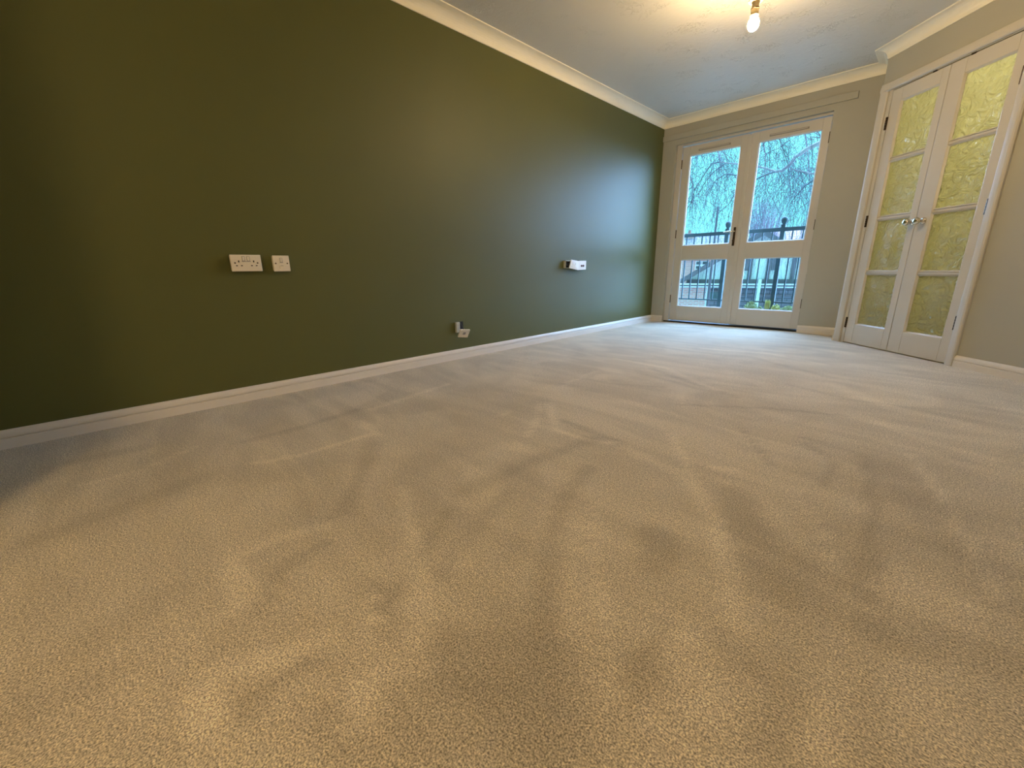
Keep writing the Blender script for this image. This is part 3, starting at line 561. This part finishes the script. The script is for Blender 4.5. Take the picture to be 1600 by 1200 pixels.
for k in range(2):
    for j in range(2):
        W_, H_ = (wc-wa)/2, (wb_-wd_)/2
        MB().box(wa+k*W_+.06, wa+(k+1)*W_-.04, -.075, -.05, wd_+j*H_+.06, wd_+(j+1)*H_-.05).build('pane', M['pane_far'], wf)
cx_, cz_ = local(bh, 1077, 372, 2.5)
c = MB().box(cx_-.35, cx_+.35, 2.2, 2.9, cz_-1.0, cz_+.35).build('chimney', M['brick'], bh); MB().lathe([(.13, 0), (.11, .3)], 10, (cx_, 2.55, cz_+.33)).build('chimney_pot', M['terracotta'], c)
D3 = 29.0
rh = empty('red_roof_house', frame(1245, D3), YAW-.5); tag(rh, 'distant house with a pinkish red tiled roof right of the gable', 'house')
x0 = local(rh, 1185, 415, 0)[0]; x1 = local(rh, 1330, 415, 0)[0]; ze = local(rh, 1245, 382, 0)[1]; zr = local(rh, 1245, 358, 3)[1]
MB().box(x0, x1, 0, 6, 0, ze).build('brick_wall', M['brick'], rh)
MB().prism([(x0-.2, -.4, ze-.05), (x0-.2, 3, zr), (x0-.2, 6.4, ze-.05)], (x1-x0+.4, 0, 0)).build('roof', M['redtiles'], rh)
MB().box(x0-.2, x1+.2, -.5, -.36, ze-.14, ze-.02).build('gutter', M['fascia'], rh)

# street pole
D4 = 15.6
sp = empty('street_pole', frame(1112, D4)); tag(sp, 'tall thin grey street pole rising behind the left french door', 'pole')
pb = at(1113, 323, D4).z+2.8; pm = at(1112, 335, D4).z+2.8
MB().lathe([(.06, 0), (.055, 1), (.035, pm-.02), (.03, pm)], 10).build('pole', M['pole'], sp)
MB().lathe([(.03, pm), (.042, pm+.02), (.042, pb-.05), (.02, pb)], 10).build('pole_head', M['pole'], sp)

# ------------------------------------------------------------------ trees
def wander(a, b, n, amp):
    a, b = Vector(a), Vector(b); L_ = (b-a).length; out = [a]
    off = Vector((0, 0, 0))
    for k in range(1, n):
        off += Vector((random.gauss(0, 1), random.gauss(0, 1), random.gauss(0, 1)))*amp*L_/n; out.append(a.lerp(b, k/n)+off*(1-k/n)*1.5)
    return out+[b]
def arc_twig(mb, p, dirv, length, r0, n=7, droop=1.0, wig=.10, sides=3):
    pts = [Vector(p)]; d = Vector(dirv).normalized(); st = length/n
    for k in range(n):
        d = (d+Vector((random.gauss(0, wig), random.gauss(0, wig), random.gauss(0, wig)-droop*.9/n*1.6))).normalized(); pts.append(pts[-1]+d*st)
    mb.tube(pts, [r0*(1-.75*k/n) for k in range(n+1)], sides, caps=False); return pts
def rnd_dir(zlo=-.4, zhi=.6): 
    a = random.uniform(0, 2*math.pi); return Vector((math.cos(a), math.sin(a), random.uniform(zlo, zhi)))
def weeping_tree(name, label, base, trunk_pts, trunk_r, limbs, m_branch, m_twig, ntw, tw_r, hang, side=3):
    r = empty(name, base); tag(r, label, 'tree'); B = Vector(base)
    MB().tube([Vector(p)-B for p in trunk_pts], trunk_r, 10).build('trunk', m_branch, r, smooth=True)
    tw = MB()
    for pts, rad in limbs:
        P = [Vector(p)-B for p in pts]
        # smooth the limb a little
        Q = []
        for i in range(len(P)-1):
            for k in range(3): Q.append(P[i].lerp(P[i+1], k/3)+Vector((random.gauss(0, 1), random.gauss(0, 1), random.gauss(0, 1)))*rad[0]*.12)
        Q.append(P[-1]); R = [rad[0]+(rad[1]-rad[0])*k/(len(Q)-1) for k in range(len(Q))]
        MB().tube(Q, R, 7).build('branch', m_branch if rad[0] > .02 else m_twig, r, smooth=True)
        L_ = sum((Q[i+1]-Q[i]).length for i in range(len(Q)-1)); n = int(ntw*L_)
        for k in range(n):
            i = random.randrange(len(Q)-1); p = Q[i].lerp(Q[i+1], random.random())
            pts2 = arc_twig(tw, p, rnd_dir(-.6, .7), random.uniform(.35, 1.0)*hang, tw_r*random.uniform(.8, 1.5), 8, droop=random.uniform(2.0, 3.6), wig=.16)
            for j in range(side):
                q = random.randrange(2, 8); arc_twig(tw, pts2[q], rnd_dir(-1, .5), random.uniform(.15, .45)*hang*.6, tw_r*.7, 4, droop=.9, wig=.2)
    o = tw.build('twigs', m_twig, r); o['kind'] = 'stuff'; return r
DT = 9.0
A = lambda *q, d=DT: [at(u, v, d+k*.12) for k, (u, v) in enumerate(q)]
tb = at(1400, 415, DT); tb.z = -2.8
trunk = [tb, tb+Vector((0, 0, 2.5)), tb+Vector((-.05, .05, 5.0)), tb+Vector((-.1, .1, 8.5))]
lm = [(A((1385, 160), (1330, 196), (1284, 222), (1262, 232), (1243, 246), (1234, 258), (1222, 267), (1211, 268), (1198, 264), (1181, 259), (1152, 256), (1124, 253)), (.050, .012)),
      (A((1211, 268), (1190, 276), (1165, 290), (1142, 300)), (.018, .006)),
      (A((1385, 290), (1330, 280), (1273, 272), (1250, 268), (1236, 264)), (.028, .010)),
      (A((1272, 281), (1256, 292), (1246, 304), (1236, 316)), (.014, .006)),
      (A((1124, 253), (1112, 256), (1098, 276), (1086, 296), (1080, 318)), (.012, .005)),
      (A((1124, 253), (1126, 240), (1128, 226), (1136, 210)), (.010, .005)),
      (A((1134, 255), (1116, 268), (1102, 284), (1090, 305)), (.010, .005)),
      (A((1152, 274), (1134, 272), (1118, 282), (1108, 302)), (.012, .004)),
      (A((1150, 300), (1138, 320), (1126, 330)), (.010, .004)),
      (A((1284, 215), (1266, 214), (1262, 196)), (.010, .004)), (A((1232, 220), (1216, 232), (1196, 240)), (.008, .004)),
      (A((1240, 180), (1212, 206), (1190, 228), (1172, 250)), (.012, .005)), (A((1080, 190), (1090, 230), (1075, 262)), (.010, .004)),
      (A((1130, 200), (1105, 232), (1088, 246)), (.008, .004)), (A((1280, 300), (1284, 330), (1280, 350)), (.008, .004))]
wt = weeping_tree('weeping_birch', 'bare weeping birch with a thick grey branch across the right french door', tb, trunk, [.20, .17, .13, .06], lm, M['bark'], M['twig'], 27, .0034, 1.7)
# more hanging twigs from branches above the doors' heads
D5 = 12.5
tb2 = at(960, 415, D5); tb2.z = -2.8
tr2 = [tb2, tb2+Vector((.1, 0, 3)), tb2+Vector((.2, 0, 6)), tb2+Vector((.1, .2, 10))]
A2 = lambda *q: [at(u, v, D5+k*.15) for k, (u, v) in enumerate(q)]
lm2 = [(A2((975, 200), (1040, 150), (1090, 170), (1120, 230), (1128, 270)), (.05, .008)), (A2((970, 230), (1030, 215), (1070, 240), (1082, 290), (1082, 320)), (.04, .006)),
       (A2((1040, 150), (1120, 120), (1180, 160), (1196, 240), (1196, 300)), (.05, .006)), (A2((1120, 120), (1200, 100), (1250, 150), (1262, 240), (1266, 300)), (.04, .006)),
       (A2((1180, 160), (1210, 190), (1232, 260), (1236, 310)), (.02, .005)), (A2((1250, 150), (1285, 220), (1284, 300)), (.02, .005))]
weeping_tree('willow_tree', 'bare willow with curtains of fine hanging twigs beyond the left french door', tb2, tr2, [.24, .2, .16, .06], lm2, M['bark'], M['twig'], 30, .0036, 5.0, 2)
def shrub(name, label, u, v0, vt, d, w_px, n, m, mtr):
    b = at(u, 415, d); b.z = -2.8; top = at(u, vt, d).z+2.8; low = at(u, v0, d).z+2.8; W_ = w_px*d/FPX
    r = empty(name, b); tag(r, label, 'tree'); MB().tube([(0, 0, 0), (.05, 0, low*.6), (0, .05, low)], [.16, .12, .07], 8).build('trunk', mtr, r)
    tw = MB()
    for k in range(n):
        a = random.uniform(0, 2*math.pi); q = random.random()**.5; z0_ = low*random.uniform(.55, 1.0)
        e = Vector((math.cos(a)*W_*q, math.sin(a)*W_*q, top-(top-low)*.65*q*q*random.uniform(.6, 1.2)))
        P = wander((math.cos(a)*W_*.15*q, math.sin(a)*W_*.15*q, z0_), e, 6, .22); tw.tube(P, [.018*(1-.8*j/6) for j in range(7)], 3, caps=False)
        for j in range(4):
            i = random.randrange(2, 6); arc_twig(tw, P[i], rnd_dir(0, 1.2), random.uniform(.3, .9), .007, 3, droop=-.1, wig=.2)
    o = tw.build('twigs', m, r); o['kind'] = 'stuff'
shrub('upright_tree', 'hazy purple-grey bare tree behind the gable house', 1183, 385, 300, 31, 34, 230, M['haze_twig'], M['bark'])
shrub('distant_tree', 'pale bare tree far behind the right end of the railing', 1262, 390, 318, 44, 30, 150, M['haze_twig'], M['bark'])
